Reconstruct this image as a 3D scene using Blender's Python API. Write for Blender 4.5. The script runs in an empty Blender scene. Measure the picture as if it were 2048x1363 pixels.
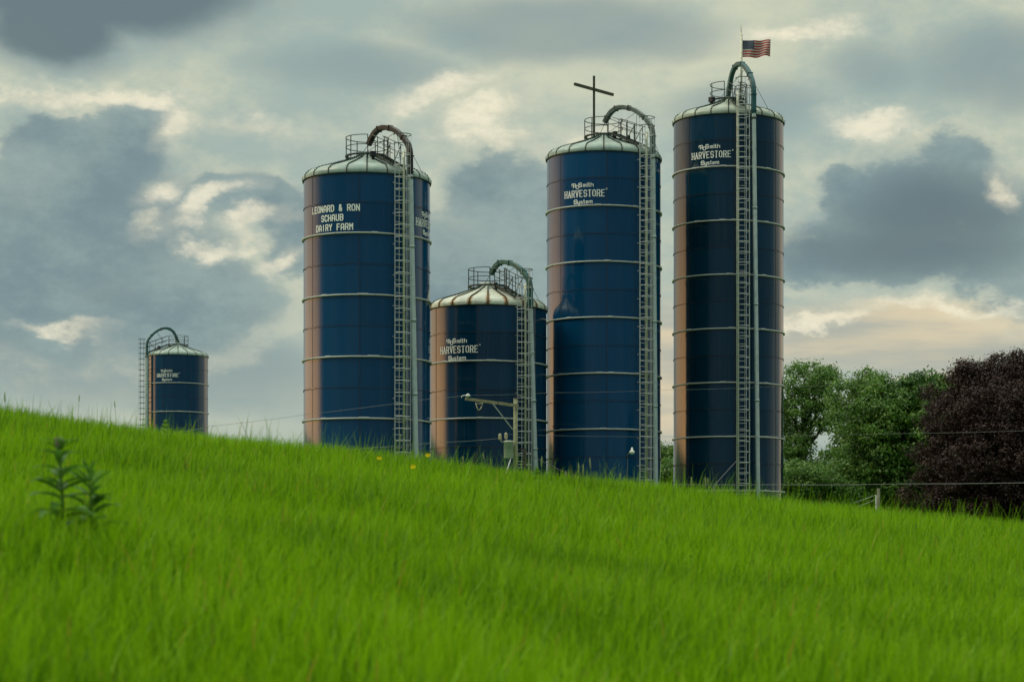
import bpy, math, random
import numpy as np
from mathutils import Vector, Matrix
R = math.radians
random.seed(7); rng = np.random.default_rng(7)
SC = bpy.context.scene; COL = SC.collection

# ------------------------------------------------------------------ camera, sky, sun, exposure
F = 4400.0; CX = 1300.0; HY = 1150.0           # focal length, principal column and horizon row in photo pixels
def at(px, py, Y): return Vector(((px-CX)/F*Y, Y, (HY-py)/F*Y))
cd = bpy.data.cameras.new('camera'); cam = bpy.data.objects.new('camera', cd); COL.objects.link(cam); SC.camera = cam
cd.sensor_width = 36; cd.lens = 36*F/2048
cd.shift_x = -(CX-1024)/2048; cd.shift_y = (HY-681.5)/2048
cd.clip_start = .1; cd.clip_end = 12000
cam.location = (0, 0, 0); cam.rotation_euler = (R(90), 0, 0)
cd.dof.use_dof = True; cd.dof.focus_distance = 112; cd.dof.aperture_fstop = 3.7
SC.view_settings.view_transform = 'Standard'; SC.view_settings.look = 'None'
SC.view_settings.exposure = 0; SC.view_settings.gamma = 1

def lin(r, g, b):
    f = lambda c: (c/255/12.92) if c/255 <= .04045 else ((c/255+.055)/1.055)**2.4
    return (f(r), f(g), f(b), 1)

SUN_EL, SUN_AZ = 48, -95      # degrees; azimuth from +Y towards +X: low on the left
sd = bpy.data.lights.new('sun', 'SUN'); sun = bpy.data.objects.new('sun', sd); COL.objects.link(sun)
sd.energy = 1.3; sd.angle = R(22); sd.color = (1, .88, .70)
sv = Vector((math.sin(R(SUN_AZ))*math.cos(R(SUN_EL)), math.cos(R(SUN_AZ))*math.cos(R(SUN_EL)), math.sin(R(SUN_EL))))
sun.rotation_euler = sv.to_track_quat('Z', 'Y').to_euler(); sun.location = sv*300

class X:                                        # arithmetic on node sockets
    nt = None
    def __init__(s, k): s.k = k
    @staticmethod
    def m(op, *a, clamp=False):
        n = X.nt.nodes.new('ShaderNodeMath'); n.operation = op; n.use_clamp = clamp
        for i, v in enumerate(a):
            if isinstance(v, X): X.nt.links.new(v.k, n.inputs[i])
            else: n.inputs[i].default_value = v
        return X(n.outputs[0])
    def __add__(s, o): return X.m('ADD', s, o)
    __radd__ = __add__
    def __sub__(s, o): return X.m('SUBTRACT', s, o)
    def __rsub__(s, o): return X.m('SUBTRACT', o, s)
    def __mul__(s, o): return X.m('MULTIPLY', s, o)
    __rmul__ = __mul__
    def max(s, o): return X.m('MAXIMUM', s, o)
    def smax(s, o, k=.3): return X.m('SMOOTH_MAX', s, o, k)
    def sstep(s, a, b):
        n = X.nt.nodes.new('ShaderNodeMapRange'); n.interpolation_type = 'SMOOTHSTEP'
        X.nt.links.new(s.k, n.inputs['Value']); n.inputs['From Min'].default_value = a; n.inputs['From Max'].default_value = b
        return X(n.outputs['Result'])
def xyz(x, y, z):
    n = X.nt.nodes.new('ShaderNodeCombineXYZ')
    for i, v in enumerate((x, y, z)):
        if isinstance(v, X): X.nt.links.new(v.k, n.inputs[i])
        else: n.inputs[i].default_value = v
    return X(n.outputs[0])
def noise(vec, scale, detail=5, rough=.55, col=False, dist=0):
    n = X.nt.nodes.new('ShaderNodeTexNoise'); n.inputs['Scale'].default_value = scale
    n.inputs['Detail'].default_value = detail; n.inputs['Roughness'].default_value = rough; n.inputs['Distortion'].default_value = dist
    if vec is not None: X.nt.links.new(vec.k, n.inputs['Vector'])
    return X(n.outputs['Color' if col else 'Fac'])
def split(v):
    n = X.nt.nodes.new('ShaderNodeSeparateXYZ'); X.nt.links.new(v.k, n.inputs[0]); return [X(n.outputs[i]) for i in range(3)]
def mix(f, a, b, mode='MIX'):
    n = X.nt.nodes.new('ShaderNodeMix'); n.data_type = 'RGBA'; n.blend_type = mode; n.clamp_factor = True
    for i, v in ((0, f), (6, a), (7, b)):
        if isinstance(v, X): X.nt.links.new(v.k, n.inputs[i])
        else: n.inputs[i].default_value = v
    return X(n.outputs[2])
def coord(which):
    n = X.nt.nodes.new('ShaderNodeTexCoord'); return X(n.outputs[which])
def attr(name, out='Fac'):
    n = X.nt.nodes.new('ShaderNodeAttribute'); n.attribute_name = name; return X(n.outputs[out])

W = bpy.data.worlds.new('World'); SC.world = W; W.use_nodes = True; nt = W.node_tree; nt.nodes.clear(); X.nt = nt
out = nt.nodes.new('ShaderNodeOutputWorld')
sky = nt.nodes.new('ShaderNodeTexSky'); sky.sky_type = 'NISHITA'; sky.sun_disc = False
sky.sun_elevation = R(SUN_EL); sky.sun_rotation = R(SUN_AZ)
bg1 = nt.nodes.new('ShaderNodeBackground'); nt.links.new(sky.outputs[0], bg1.inputs[0]); bg1.inputs[1].default_value = .1
D = coord('Generated'); dx, dy, dz = split(D)
az = X.m('ARCTAN2', dx, dy); el = X.m('ARCSINE', dz)
PX, PY = az*4.4, el*4.4                          # cloud chart: azimuth and elevation
sv3 = xyz(dx, dy, dz*1.7)
wn = noise(sv3, 9, 6, .6, True); wx, wy, _ = split(wn)
wf = noise(sv3, 34, 5, .62, True); fx, fy, _ = split(wf)
PXw = PX + (wx-.5)*.30 + (fx-.5)*.09; PYw = PY + (wy-.5)*.22 + (fy-.5)*.09
def blob(cx, cy, rx, ry, s=1, rot=0, soft=False):
    u = math.atan((cx-CX)/F)*4.4; v = math.atan((HY-cy)/F)*4.4
    a, b = (PX + (wx-.5)*.16, PY + (wy-.5)*.12) if soft else (PXw, PYw)
    a = a-u; b = b-v
    if rot:
        c, sn = math.cos(R(rot)), math.sin(R(rot)); a, b = a*c + b*sn, b*c - a*sn
    a = a*(1000/rx); b = b*(1000/ry)
    return (1 - (a*a + b*b))*s
def field(lst, soft=False):
    f = None
    for l in lst:
        q = blob(*l, soft=soft); f = q if f is None else f.smax(q, .25)
    return f
big = noise(sv3, 2.2, 6, .6); med = noise(sv3, 7, 7, .6); fine = noise(sv3, 24, 9, .68)
stre = noise(xyz(dx, dy, dz*7), 9, 5, .55)
# hard edged cumulus masses
hard = field([(150,480,280,170),(235,350,105,95),(90,330,90,55),(330,640,230,110),(40,580,200,180),(170,410,200,80),
              (500,440,110,65),(610,510,100,85),(1010,400,140,85),(1050,480,140,110),(900,600,200,170),
              (1930,330,80,60),(1850,400,190,90),(1760,440,170,90),(1690,385,75,50),(2060,500,160,120),(1690,530,120,50),(1880,530,190,50),(1990,420,100,110)])
soft = field([(120,720,420,90,1.1),(430,760,260,70,.9),(200,10,400,130,1.5),(110,120,160,80,1.3),(2020,140,220,90),(1120,60,330,70),(700,150,220,50,.7),(1500,230,160,60,.7),(1750,150,120,50,.6)], True)
darkest = field([(170,0,360,110,1.6),(110,100,130,70,1.4),(1860,440,190,90,.7),(1800,500,240,60,.6)], True)
lite = field([(60,245,230,22),(270,250,60,25),(470,290,120,22),(340,305,40,40),(860,200,120,24,1,20),(950,250,110,34,1,25),(1000,290,70,22),(900,290,60,20),
              (330,425,42,25),(415,455,85,22,1,28),(500,500,75,22,1,28),(300,480,30,26),(390,530,40,16),(570,550,45,18,1,25),(110,690,75,14),
              (1750,255,100,22),(1600,60,110,22),(1690,635,130,14,1,12),(1880,605,150,12),(1220,300,40,40),(2020,380,28,40)])
warmb = field([(1850,680,420,75),(1330,760,70,160)], True)
hn = hard + (fine-.5)*1.7 + (med-.5)*1.1
hm = hn.sstep(-.08, .42)*.5 + hn.sstep(-.75, .95)*.5
rim = hn.sstep(-1.2, -.1)*(1-hm)*fine.sstep(.35,.6)
sm = (soft + (med-.5)*1.4 + (fine-.5)*.7).sstep(-.5, .9)
dk = (darkest + (med-.5)*1.2 + (fine-.5)*.6).sstep(-.5, .8)
ln = lite*.6 + (fine-.5)*3.0 + (med-.5)*1.3
lm = ln.sstep(-.2, .95)*.55 + (lite*.5+(med-.5)).sstep(-1.1, .9)*.4
wm = (warmb + (stre-.5)*1.6).sstep(-.5, .8)
# which part of the sky is charted by hand; elsewhere the same clouds go on by noise alone
inn = (PX.sstep(-1.65, -1.35))*(1-PX.sstep(.78, 1.05))*(1-PY.sstep(1.25, 1.6))
gen = (big*.6+med*.4 + (fine-.5)*.2).sstep(.44, .60)
base = mix((med*.7+fine*.3).sstep(.38, .62), lin(164,182,174), lin(210,212,185))
base = mix((PY-.55 + (med-.5)*.5).sstep(-.45, .25), mix(stre.sstep(.35,.65), lin(152,171,168), lin(172,184,174)), base)
c = mix(wm*.9, base, mix(stre.sstep(.35,.7), lin(176,178,165), lin(228,210,174)))
c = mix(sm*.75, c, lin(136,155,156))
c = mix(rim*.4*((PY-.30).sstep(0,.12)), c, lin(224,220,192))
hc = mix((fine*.55+med*.45).sstep(.36, .64), lin(112,134,141), lin(146,167,164))
c = mix(hm*.93, c, hc)
c = mix(dk*.85, c, lin(98,116,121))
c = mix(lm*.85, c, mix(fine.sstep(.3,.65), lin(216,212,186), lin(255,245,216)))
cg = mix(gen, lin(205,205,188), lin(128,146,152))
c = mix(inn, cg, c)
# low sky: a warm band towards the sunset on the left, cooler and darker behind the photographer
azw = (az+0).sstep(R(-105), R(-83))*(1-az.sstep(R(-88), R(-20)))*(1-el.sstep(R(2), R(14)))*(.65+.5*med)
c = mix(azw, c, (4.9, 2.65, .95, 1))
azr = (1-X.m('ABSOLUTE', az-R(36)).sstep(R(8), R(17)))*(1-el.sstep(R(3), R(20)))
c = mix(azr*.9, c, (1.15, .95, .68, 1))
back = X.m('ABSOLUTE', az).sstep(R(60), R(100))*(1-el.sstep(R(18), R(50)))
c = mix(back*.85*(1-azw), c, lin(38,74,108))
zen = 1 + el.sstep(R(16), R(55))*2.6
c = mix(1.0, c, xyz(zen, zen, zen), 'MULTIPLY')
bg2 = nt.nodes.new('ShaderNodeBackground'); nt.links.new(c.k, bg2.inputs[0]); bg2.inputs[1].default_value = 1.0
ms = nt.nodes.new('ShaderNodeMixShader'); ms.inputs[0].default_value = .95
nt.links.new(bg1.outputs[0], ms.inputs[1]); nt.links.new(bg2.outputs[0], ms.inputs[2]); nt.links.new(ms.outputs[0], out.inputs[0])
W.cycles.sampling_method = 'MANUAL'; W.cycles.sample_map_resolution = 1024

# ------------------------------------------------------------------ helpers
def tag(o, label=None, cat=None, group=None, kind=None):
    for k, v in (('label', label), ('category', cat), ('group', group), ('kind', kind)):
        if v: o[k] = v
    return o
def empty(name, loc, rz=0):
    o = bpy.data.objects.new(name, None); COL.objects.link(o); o.location = loc; o.rotation_euler.z = rz; o.empty_display_size = .3
    return o
def link(name, me, parent=None, loc=None):
    o = bpy.data.objects.new(name, me); COL.objects.link(o); o.parent = parent
    if loc is not None: o.location = loc
    return o

class MB:
    def __init__(s): s.v = []; s.f = []; s.m = []; s.sm = []
    def face(s, idx, m=0, smooth=False): s.f.append(tuple(idx)); s.m.append(m); s.sm.append(smooth)
    def box(s, c, size, rot=None, m=0):
        c = Vector(c); hx, hy, hz = [q/2 for q in size]; b = len(s.v)
        for x in (-hx, hx):
            for y in (-hy, hy):
                for z in (-hz, hz):
                    p = Vector((x, y, z)); s.v.append(c + (rot @ p if rot else p))
        for f in ((0,1,3,2),(4,6,7,5),(0,4,5,1),(2,3,7,6),(0,2,6,4),(1,5,7,3)): s.face([b+i for i in f], m)
    def bar(s, a, b, w, h=None, m=0):           # rectangular bar between two points
        a, b = Vector(a), Vector(b); d = b-a
        q = d.to_track_quat('Z', 'Y').to_matrix(); s.box((a+b)/2, (w, h or w, d.length), q, m)
    def tube(s, pts, r, n=8, m=0, closed=False, caps=True, smooth=True):
        pts = [Vector(p) for p in pts]; k = len(pts); rs = r if isinstance(r, (list, tuple)) else [r]*k
        b0 = len(s.v); up = None
        for i, p in enumerate(pts):
            if closed: t = pts[(i+1) % k]-pts[i-1]
            else: t = pts[min(i+1, k-1)]-pts[max(i-1, 0)]
            t.normalize()
            if up is None: up = t.orthogonal().normalized()
            up = (up - t*up.dot(t)); up = up.normalized() if up.length > 1e-6 else t.orthogonal().normalized()
            sd_ = t.cross(up)
            for j in range(n):
                a = 2*math.pi*j/n; s.v.append(p + (up*math.cos(a)+sd_*math.sin(a))*rs[i])
        for i in range(k if closed else k-1):
            i2 = (i+1) % k
            for j in range(n):
                j2 = (j+1) % n; s.face((b0+i*n+j, b0+i*n+j2, b0+i2*n+j2, b0+i2*n+j), m, smooth)
        if caps and not closed:
            s.face([b0+j for j in range(n)][::-1], m); s.face([b0+(k-1)*n+j for j in range(n)], m)
    def lathe(s, prof, n=32, m=0, c=(0,0,0), smooth=True, a0=0, a1=2*math.pi):
        full = abs(a1-a0-2*math.pi) < 1e-6; b0 = len(s.v); c = Vector(c); cols = n if full else n+1
        for r, z in prof:
            for j in range(cols):
                a = a0+(a1-a0)*j/n; s.v.append(c+Vector((r*math.sin(a), -r*math.cos(a), z)))
        for i in range(len(prof)-1):
            for j in range(n):
                j2 = (j+1) % cols; s.face((b0+i*cols+j, b0+i*cols+j2, b0+(i+1)*cols+j2, b0+(i+1)*cols+j), m, smooth)
    def mesh(s, name, mats):
        me = bpy.data.meshes.new(name); me.from_pydata([tuple(v) for v in s.v], [], s.f)
        for q in (mats if isinstance(mats, (list, tuple)) else [mats]): me.materials.append(q)
        me.polygons.foreach_set('material_index', s.m); me.polygons.foreach_set('use_smooth', s.sm); me.update()
        return me
    def build(s, name, mats, parent=None): return link(name, s.mesh(name, mats), parent)

def npmesh(name, V, Fc, mat, attrs=None, smooth=False):     # arrays: V (n,3), Fc (m,4)
    me = bpy.data.meshes.new(name); me.vertices.add(len(V)); me.vertices.foreach_set('co', V.astype(np.float32).ravel())
    k = Fc.shape[1]; me.loops.add(Fc.size); me.loops.foreach_set('vertex_index', Fc.astype(np.int32).ravel())
    me.polygons.add(len(Fc)); me.polygons.foreach_set('loop_start', np.arange(0, Fc.size, k, dtype=np.int32))
    if smooth: me.polygons.foreach_set('use_smooth', np.ones(len(Fc), dtype=bool))
    me.update(calc_edges=True)
    for an, arr in (attrs or {}).items():
        a = me.attributes.new(an, 'FLOAT', 'POINT'); a.data.foreach_set('value', arr.astype(np.float32))
    me.materials.append(mat); return me

# ------------------------------------------------------------------ materials
def mat(name, color, rough=.5, metal=0, build=None, ior=None, spec=None, coat=0):
    m = bpy.data.materials.new(name); m.use_nodes = True; X.nt = m.node_tree
    p = m.node_tree.nodes['Principled BSDF']; p.inputs['Base Color'].default_value = color
    p.inputs['Roughness'].default_value = rough; p.inputs['Metallic'].default_value = metal
    if ior: p.inputs['IOR'].default_value = ior
    if spec is not None: p.inputs['Specular IOR Level'].default_value = spec
    if coat: p.inputs['Coat Weight'].default_value = coat
    if build: build(p)
    return m
def setin(p, name, x): X.nt.links.new(x.k, p.inputs[name])
def bump(p, h, strength, dist=.01):
    n = X.nt.nodes.new('ShaderNodeBump'); n.inputs['Strength'].default_value = strength; n.inputs['Distance'].default_value = dist
    X.nt.links.new(h.k, n.inputs['Height']); X.nt.links.new(n.outputs[0], p.inputs['Normal'])
def c4(r, g, b): return (r, g, b, 1)

def enamel(name, c1, c2, stain=.25, grime=c4(.060,.075,.080)):
    def b(p):
        o = coord('Object'); x, y, z = split(o)
        pan = attr('panel')
        c = mix(pan, c1, c2)
        st = noise(xyz(x*3.2, y*3.2, z*.10), 3.0, 4, .65)          # runs down the sheets
        st2 = noise(xyz(x*9, y*9, z*.22), 2.2, 3, .6)
        low = noise(o, .35, 3, .5)
        f = st.sstep(.54, .74)*stain + st2.sstep(.6, .8)*stain*.6
        c = mix(f, c, grime)
        c = mix(noise(o, 26, 3, .6).sstep(.60, .78)*.25, c, grime)
        setin(p, 'Base Color', c)
        setin(p, 'Roughness', low*.06 + st*.07 + .02 + pan*.03)
        h = noise(xyz(x+pan*9, y+pan*5, z*.45), 1.5, 2, .5)
        bump(p, h, .35, .012)
    return mat(name, c1, .15, 0, b, ior=1.5, spec=.62)
M = {}
M['blue_deep'] = enamel('enamel_blue_deep', c4(.0008,.042,.105), c4(.001,.056,.135), .2)
M['blue_dark'] = enamel('enamel_blue_dark', c4(.0008,.026,.055), c4(.001,.038,.082), .3)
M['blue_green'] = enamel('enamel_blue_worn', c4(.0008,.020,.036), c4(.001,.031,.060), .26)
M['blue_far'] = enamel('enamel_blue_far', c4(.002,.034,.075), c4(.002,.042,.09), .08)
def roofmat(name, col, rust):
    def b(p):
        o = coord('Object'); x, y, z = split(o)
        c = mix(noise(o, 1.4, 4, .6).sstep(.35, .7), col, tuple(q*.72 for q in col[:3])+(1,))
        if rust:
            seam = attr('seam')
            r = (noise(o, 3.2, 4, .6)*.75 + seam*.55).sstep(.50, .78)*attr('low')
            c = mix(r*rust, c, c4(.33,.17,.035))
            c = mix((noise(o, 9, 3, .6)+attr('seam')*.12).sstep(.62,.72)*rust*.7*attr('low'), c, c4(.14,.055,.015))
        setin(p, 'Base Color', c)
    return mat(name, col, .38, 0, b)
M['roof_green'] = roofmat('roof_pale_green', c4(.33,.43,.36), .12)
M['roof_sage'] = roofmat('roof_sage', c4(.38,.45,.34), .15)
M['roof_cream'] = roofmat('roof_cream', c4(.60,.64,.50), 1)
def worn(name, col, col2, rough=.5, scale=6, metal=0, lo=.45, hi=.7, **k):
    def b(p):
        o = coord('Object'); setin(p, 'Base Color', mix(noise(o, scale, 5, .65).sstep(lo, hi), col, col2))
    return mat(name, col, rough, metal, b, **k)
M['seam'] = worn('seam_bolts', c4(.018,.025,.028), c4(.07,.04,.022), .6, 3)
M['seam_roof'] = worn('roof_bolts', c4(.020,.050,.040), c4(.05,.06,.045), .6, 3)
M['band'] = worn('band_galvanised', c4(.40,.43,.38), c4(.22,.18,.13), .5, 5, .1, .52, .8)
M['galv'] = worn('galvanised', c4(.52,.55,.52), c4(.34,.33,.27), .45, 5, .2)
M['galv_cream'] = worn('pole_cream', c4(.68,.68,.50), c4(.45,.44,.30), .45, 4, .1)
M['pipe'] = worn('pipe_zinc', c4(.36,.45,.40), c4(.26,.34,.31), .42, 3, .3)
M['dark_steel'] = worn('dark_green_steel', c4(.016,.035,.026), c4(.05,.038,.02), .55, 5)
M['brown_steel'] = worn('brown_steel', c4(.012,.011,.009), c4(.055,.034,.016), .5, 2.2)
M['green_steel'] = worn('green_steel', c4(.012,.095,.075), c4(.10,.07,.035), .45, 2.4, 0, .56, .78)
M['grey_green_steel'] = worn('grey_green_steel', c4(.10,.14,.12), c4(.035,.05,.04), .45, 2.4)
M['teal_steel'] = worn('teal_steel', c4(.018,.10,.10), c4(.06,.09,.075), .45, 2.4)
M['black'] = mat('black_box', c4(.012,.014,.014), .5)
M['letter'] = worn('letter_paint', c4(.88,.90,.80), c4(.62,.66,.58), .5, 5, 0, .5, .85)
M['wood'] = worn('weathered_wood', c4(.10,.11,.06), c4(.17,.17,.11), .8, 9)
M['pole_wood'] = worn('pole_wood', c4(.24,.26,.14), c4(.15,.15,.085), .8, 7)
M['arm_wood'] = worn('arm_wood', c4(.30,.27,.16), c4(.13,.11,.06), .8, 7)
M['cross_wood'] = worn('cross_wood', c4(.035,.045,.022), c4(.10,.105,.04), .7, 5)
M['can'] = worn('transformer_paint', c4(.42,.46,.37), c4(.32,.34,.26), .4, 4)
M['porcelain'] = worn('porcelain', c4(.62,.55,.36), c4(.45,.38,.24), .3, 12)
M['white'] = mat('white_glaze', c4(.75,.76,.66), .25)
M['wire'] = mat('wire_aluminium', c4(.22,.24,.22), .5, .3)
M['wire_dark'] = mat('wire_dark', c4(.03,.035,.035), .6)
M['red'] = mat('flag_red', c4(.40,.015,.025), .8); M['fwhite'] = mat('flag_white', c4(.52,.46,.38), .8); M['fblue'] = mat('flag_blue', c4(.045,.06,.10), .8)

def leafmat(name, ca, cb, cc, trans=.35, rough=.45, tcol=None, spec=.3):
    m = bpy.data.materials.new(name); m.use_nodes = True; X.nt = m.node_tree; nd = m.node_tree.nodes
    p = nd['Principled BSDF']; t = attr('tint'); u = attr('age')
    c = mix(t, ca, cb); c = mix(u, c, cc); setin(p, 'Base Color', c); p.inputs['Roughness'].default_value = rough
    p.inputs['Specular IOR Level'].default_value = spec
    tr = nd.new('ShaderNodeBsdfTranslucent'); X.nt.links.new((mix(1.0, c, tcol, 'MULTIPLY') if tcol else c).k, tr.inputs[0])
    mx = nd.new('ShaderNodeMixShader'); mx.inputs[0].default_value = trans
    X.nt.links.new(p.outputs[0], mx.inputs[1]); X.nt.links.new(tr.outputs[0], mx.inputs[2]); X.nt.links.new(mx.outputs[0], nd['Material Output'].inputs[0])
    return m
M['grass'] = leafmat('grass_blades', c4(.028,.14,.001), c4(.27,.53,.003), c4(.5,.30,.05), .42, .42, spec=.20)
M['leaf'] = leafmat('leaf_green', c4(.022,.080,.010), c4(.13,.27,.03), c4(.22,.32,.07), .35)
M['leaf_light'] = leafmat('leaf_pale_green', c4(.065,.16,.025), c4(.17,.31,.06), c4(.25,.34,.12), .35)
M['leaf_purple'] = leafmat('leaf_purple', c4(.016,.008,.006), c4(.060,.028,.020), c4(.09,.06,.035), .25, .5)
M['weed'] = leafmat('weed_leaf', c4(.045,.17,.012), c4(.11,.27,.02), c4(.16,.24,.09), .35, spec=.12)
M['sprout'] = leafmat('sprout_leaf', c4(.14,.33,.02), c4(.22,.42,.05), c4(.30,.40,.10), .35)
M['bark'] = worn('bark', c4(.05,.045,.03), c4(.10,.09,.065), .9, 5)
M['petal'] = mat('petal', c4(.95,.80,.01), .6)
M['bud'] = mat('bud', c4(.22,.15,.12), .7)
M['seedhead'] = mat('seedhead', c4(.24,.30,.10), .8)

# ------------------------------------------------------------------ terrain
SKY = [(-700,765),(0,861),(150,877),(300,898),(420,914),(600,932),(800,952),(1024,984),(1200,1003),(1400,1022),(1600,1044),(1800,1063),(2048,1087),(2800,1150)]
_a = np.array([(p-CX)/F for p, _ in SKY]); _e = np.array([(HY-q)/F for _, q in SKY])
_aa = np.linspace(_a[0], _a[-1], 400); _ee = np.interp(_aa, _a, _e); _k = np.ones(31)/31
_ee = np.convolve(np.pad(_ee, 15, mode='edge'), _k, mode='valid')
YC = 28.0; EH = 1.25
def terrain(x, y):
    x = np.asarray(x, float); y = np.asarray(y, float)
    ye = np.maximum(y, 2.0); e = np.interp(x/ye, _aa, _ee)
    near = -EH + (EH/YC)*y + e*ye*np.clip(y/4, 0, 1)
    s = np.clip((y-YC)/22, 0, 1); s = s*s*(3-2*s)
    far = y*(e-.014*s)
    far = np.where(y > 260, 260*(e-.014), far)
    z = np.where(y < YC, near, far)
    b = .05*np.sin(x*.9+y*.35)*np.sin(y*.6-x*.2) + .035*np.sin(x*1.9+1)*np.sin(y*1.3+x*.4)
    return z + b*np.clip(y/6, 0, 1)*np.clip((24-y)/8, 0, 1)
def tz(x, y): return float(terrain(x, y))
ys = np.unique(np.concatenate([np.linspace(-60, 0, 13), np.linspace(0, 45, 151), np.linspace(45, 300, 70), np.geomspace(300, 6000, 25)]))
xs = np.unique(np.concatenate([-np.geomspace(60, 4000, 25), np.linspace(-60, 60, 241), np.geomspace(60, 4000, 25)]))
GX, GY = np.meshgrid(xs, ys); GZ = terrain(GX, GY); V = np.stack([GX, GY, GZ], -1).reshape(-1, 3)
nx, ny = len(xs), len(ys); I = (np.arange(ny-1)[:, None]*nx+np.arange(nx-1)[None]).ravel()
def gb(p):
    o = coord('Object'); c = mix(noise(o, .8, 6, .6).sstep(.35, .65), c4(.030,.10,.008), c4(.055,.15,.012))
    c = mix(noise(o, 30, 3, .6).sstep(.5, .8)*.4, c, c4(.07,.055,.025)); setin(p, 'Base Color', c); bump(p, noise(o, 40, 3, .6), .5, .03)
M['ground'] = mat('ground_soil', c4(.04,.12,.01), .9, 0, gb)
tag(link('ground', npmesh('ground', V, np.stack([I, I+1, I+nx+1, I+nx], 1), M['ground'], smooth=True)), kind='structure')

# ------------------------------------------------------------------ grass
def patchy(x, y):
    return (np.sin(x*1.3+y*.7)+np.sin(x*.6-y*1.1+2)+np.sin(x*2.7+y*1.9+1)+np.sin(y*2.3-x*.5))/4
def blades(n, y0, y1, hmin, hmax, wd, margin=1.6):
    y = rng.uniform(y0, y1, int(n*1.6)); wl = (-CX/F)*y-margin; wr = ((2048-CX)/F)*y+margin
    wmax = ((2048/F)*y1+2*margin); keep = rng.uniform(0, wmax, len(y)) < (wr-wl); y = y[keep][:n]; wl = wl[keep][:n]; wr = wr[keep][:n]
    x = rng.uniform(wl, wr); n = len(x)
    z = terrain(x, y); h = rng.uniform(hmin, hmax, n)*(1+.22*patchy(x, y)); 
    h = h*(1-.08*np.clip(1.25-np.hypot((x-(-2.92+(y-11.2)*-.26))/.26, (y-10.4)/1.0), 0, 1)**.5)
    ang = rng.uniform(0, 2*np.pi, n); lean = np.abs(rng.normal(.2, .22, n))*h
    la = rng.normal(.4, 1.6, n)
    lx, ly = np.cos(la)*lean, np.sin(la)*lean*.7
    w = wd*rng.uniform(.6, 1.3, n); px_, py_ = np.cos(ang)*w/2, np.sin(ang)*w/2
    t = np.array([0, .4, .75, 1.0]); ww = np.array([.8, 1, .7, .08])
    V = np.zeros((n, 4, 2, 3))
    for i in range(4):
        cx = x+lx*t[i]**2; cy = y+ly*t[i]**2; cz = z-.02+h*t[i]*(1-.12*t[i]*(lean/h))
        for j, sg in enumerate((-1, 1)):
            V[:, i, j, 0] = cx+sg*px_*ww[i]; V[:, i, j, 1] = cy+sg*py_*ww[i]; V[:, i, j, 2] = cz
    b = np.arange(n)[:, None]*8
    Fc = np.stack([np.stack([b[:, 0]+2*i, b[:, 0]+2*i+1, b[:, 0]+2*i+3, b[:, 0]+2*i+2], 1) for i in range(3)], 1).reshape(-1, 4)
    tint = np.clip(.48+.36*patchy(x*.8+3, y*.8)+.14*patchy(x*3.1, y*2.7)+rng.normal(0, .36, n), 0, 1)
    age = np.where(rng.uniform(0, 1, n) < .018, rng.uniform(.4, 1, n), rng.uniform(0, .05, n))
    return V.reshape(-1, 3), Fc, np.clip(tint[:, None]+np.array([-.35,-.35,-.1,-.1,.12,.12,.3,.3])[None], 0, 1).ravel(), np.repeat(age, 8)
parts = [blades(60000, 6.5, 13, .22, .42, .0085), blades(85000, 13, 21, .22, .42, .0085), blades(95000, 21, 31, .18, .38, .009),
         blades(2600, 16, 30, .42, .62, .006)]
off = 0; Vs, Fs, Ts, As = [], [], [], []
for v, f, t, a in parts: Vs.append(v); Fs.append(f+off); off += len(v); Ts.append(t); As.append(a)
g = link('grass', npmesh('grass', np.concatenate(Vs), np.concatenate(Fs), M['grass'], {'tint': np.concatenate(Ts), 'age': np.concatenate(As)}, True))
tag(g, 'long bright green meadow grass covering the slope', 'grass', kind='stuff')

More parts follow.
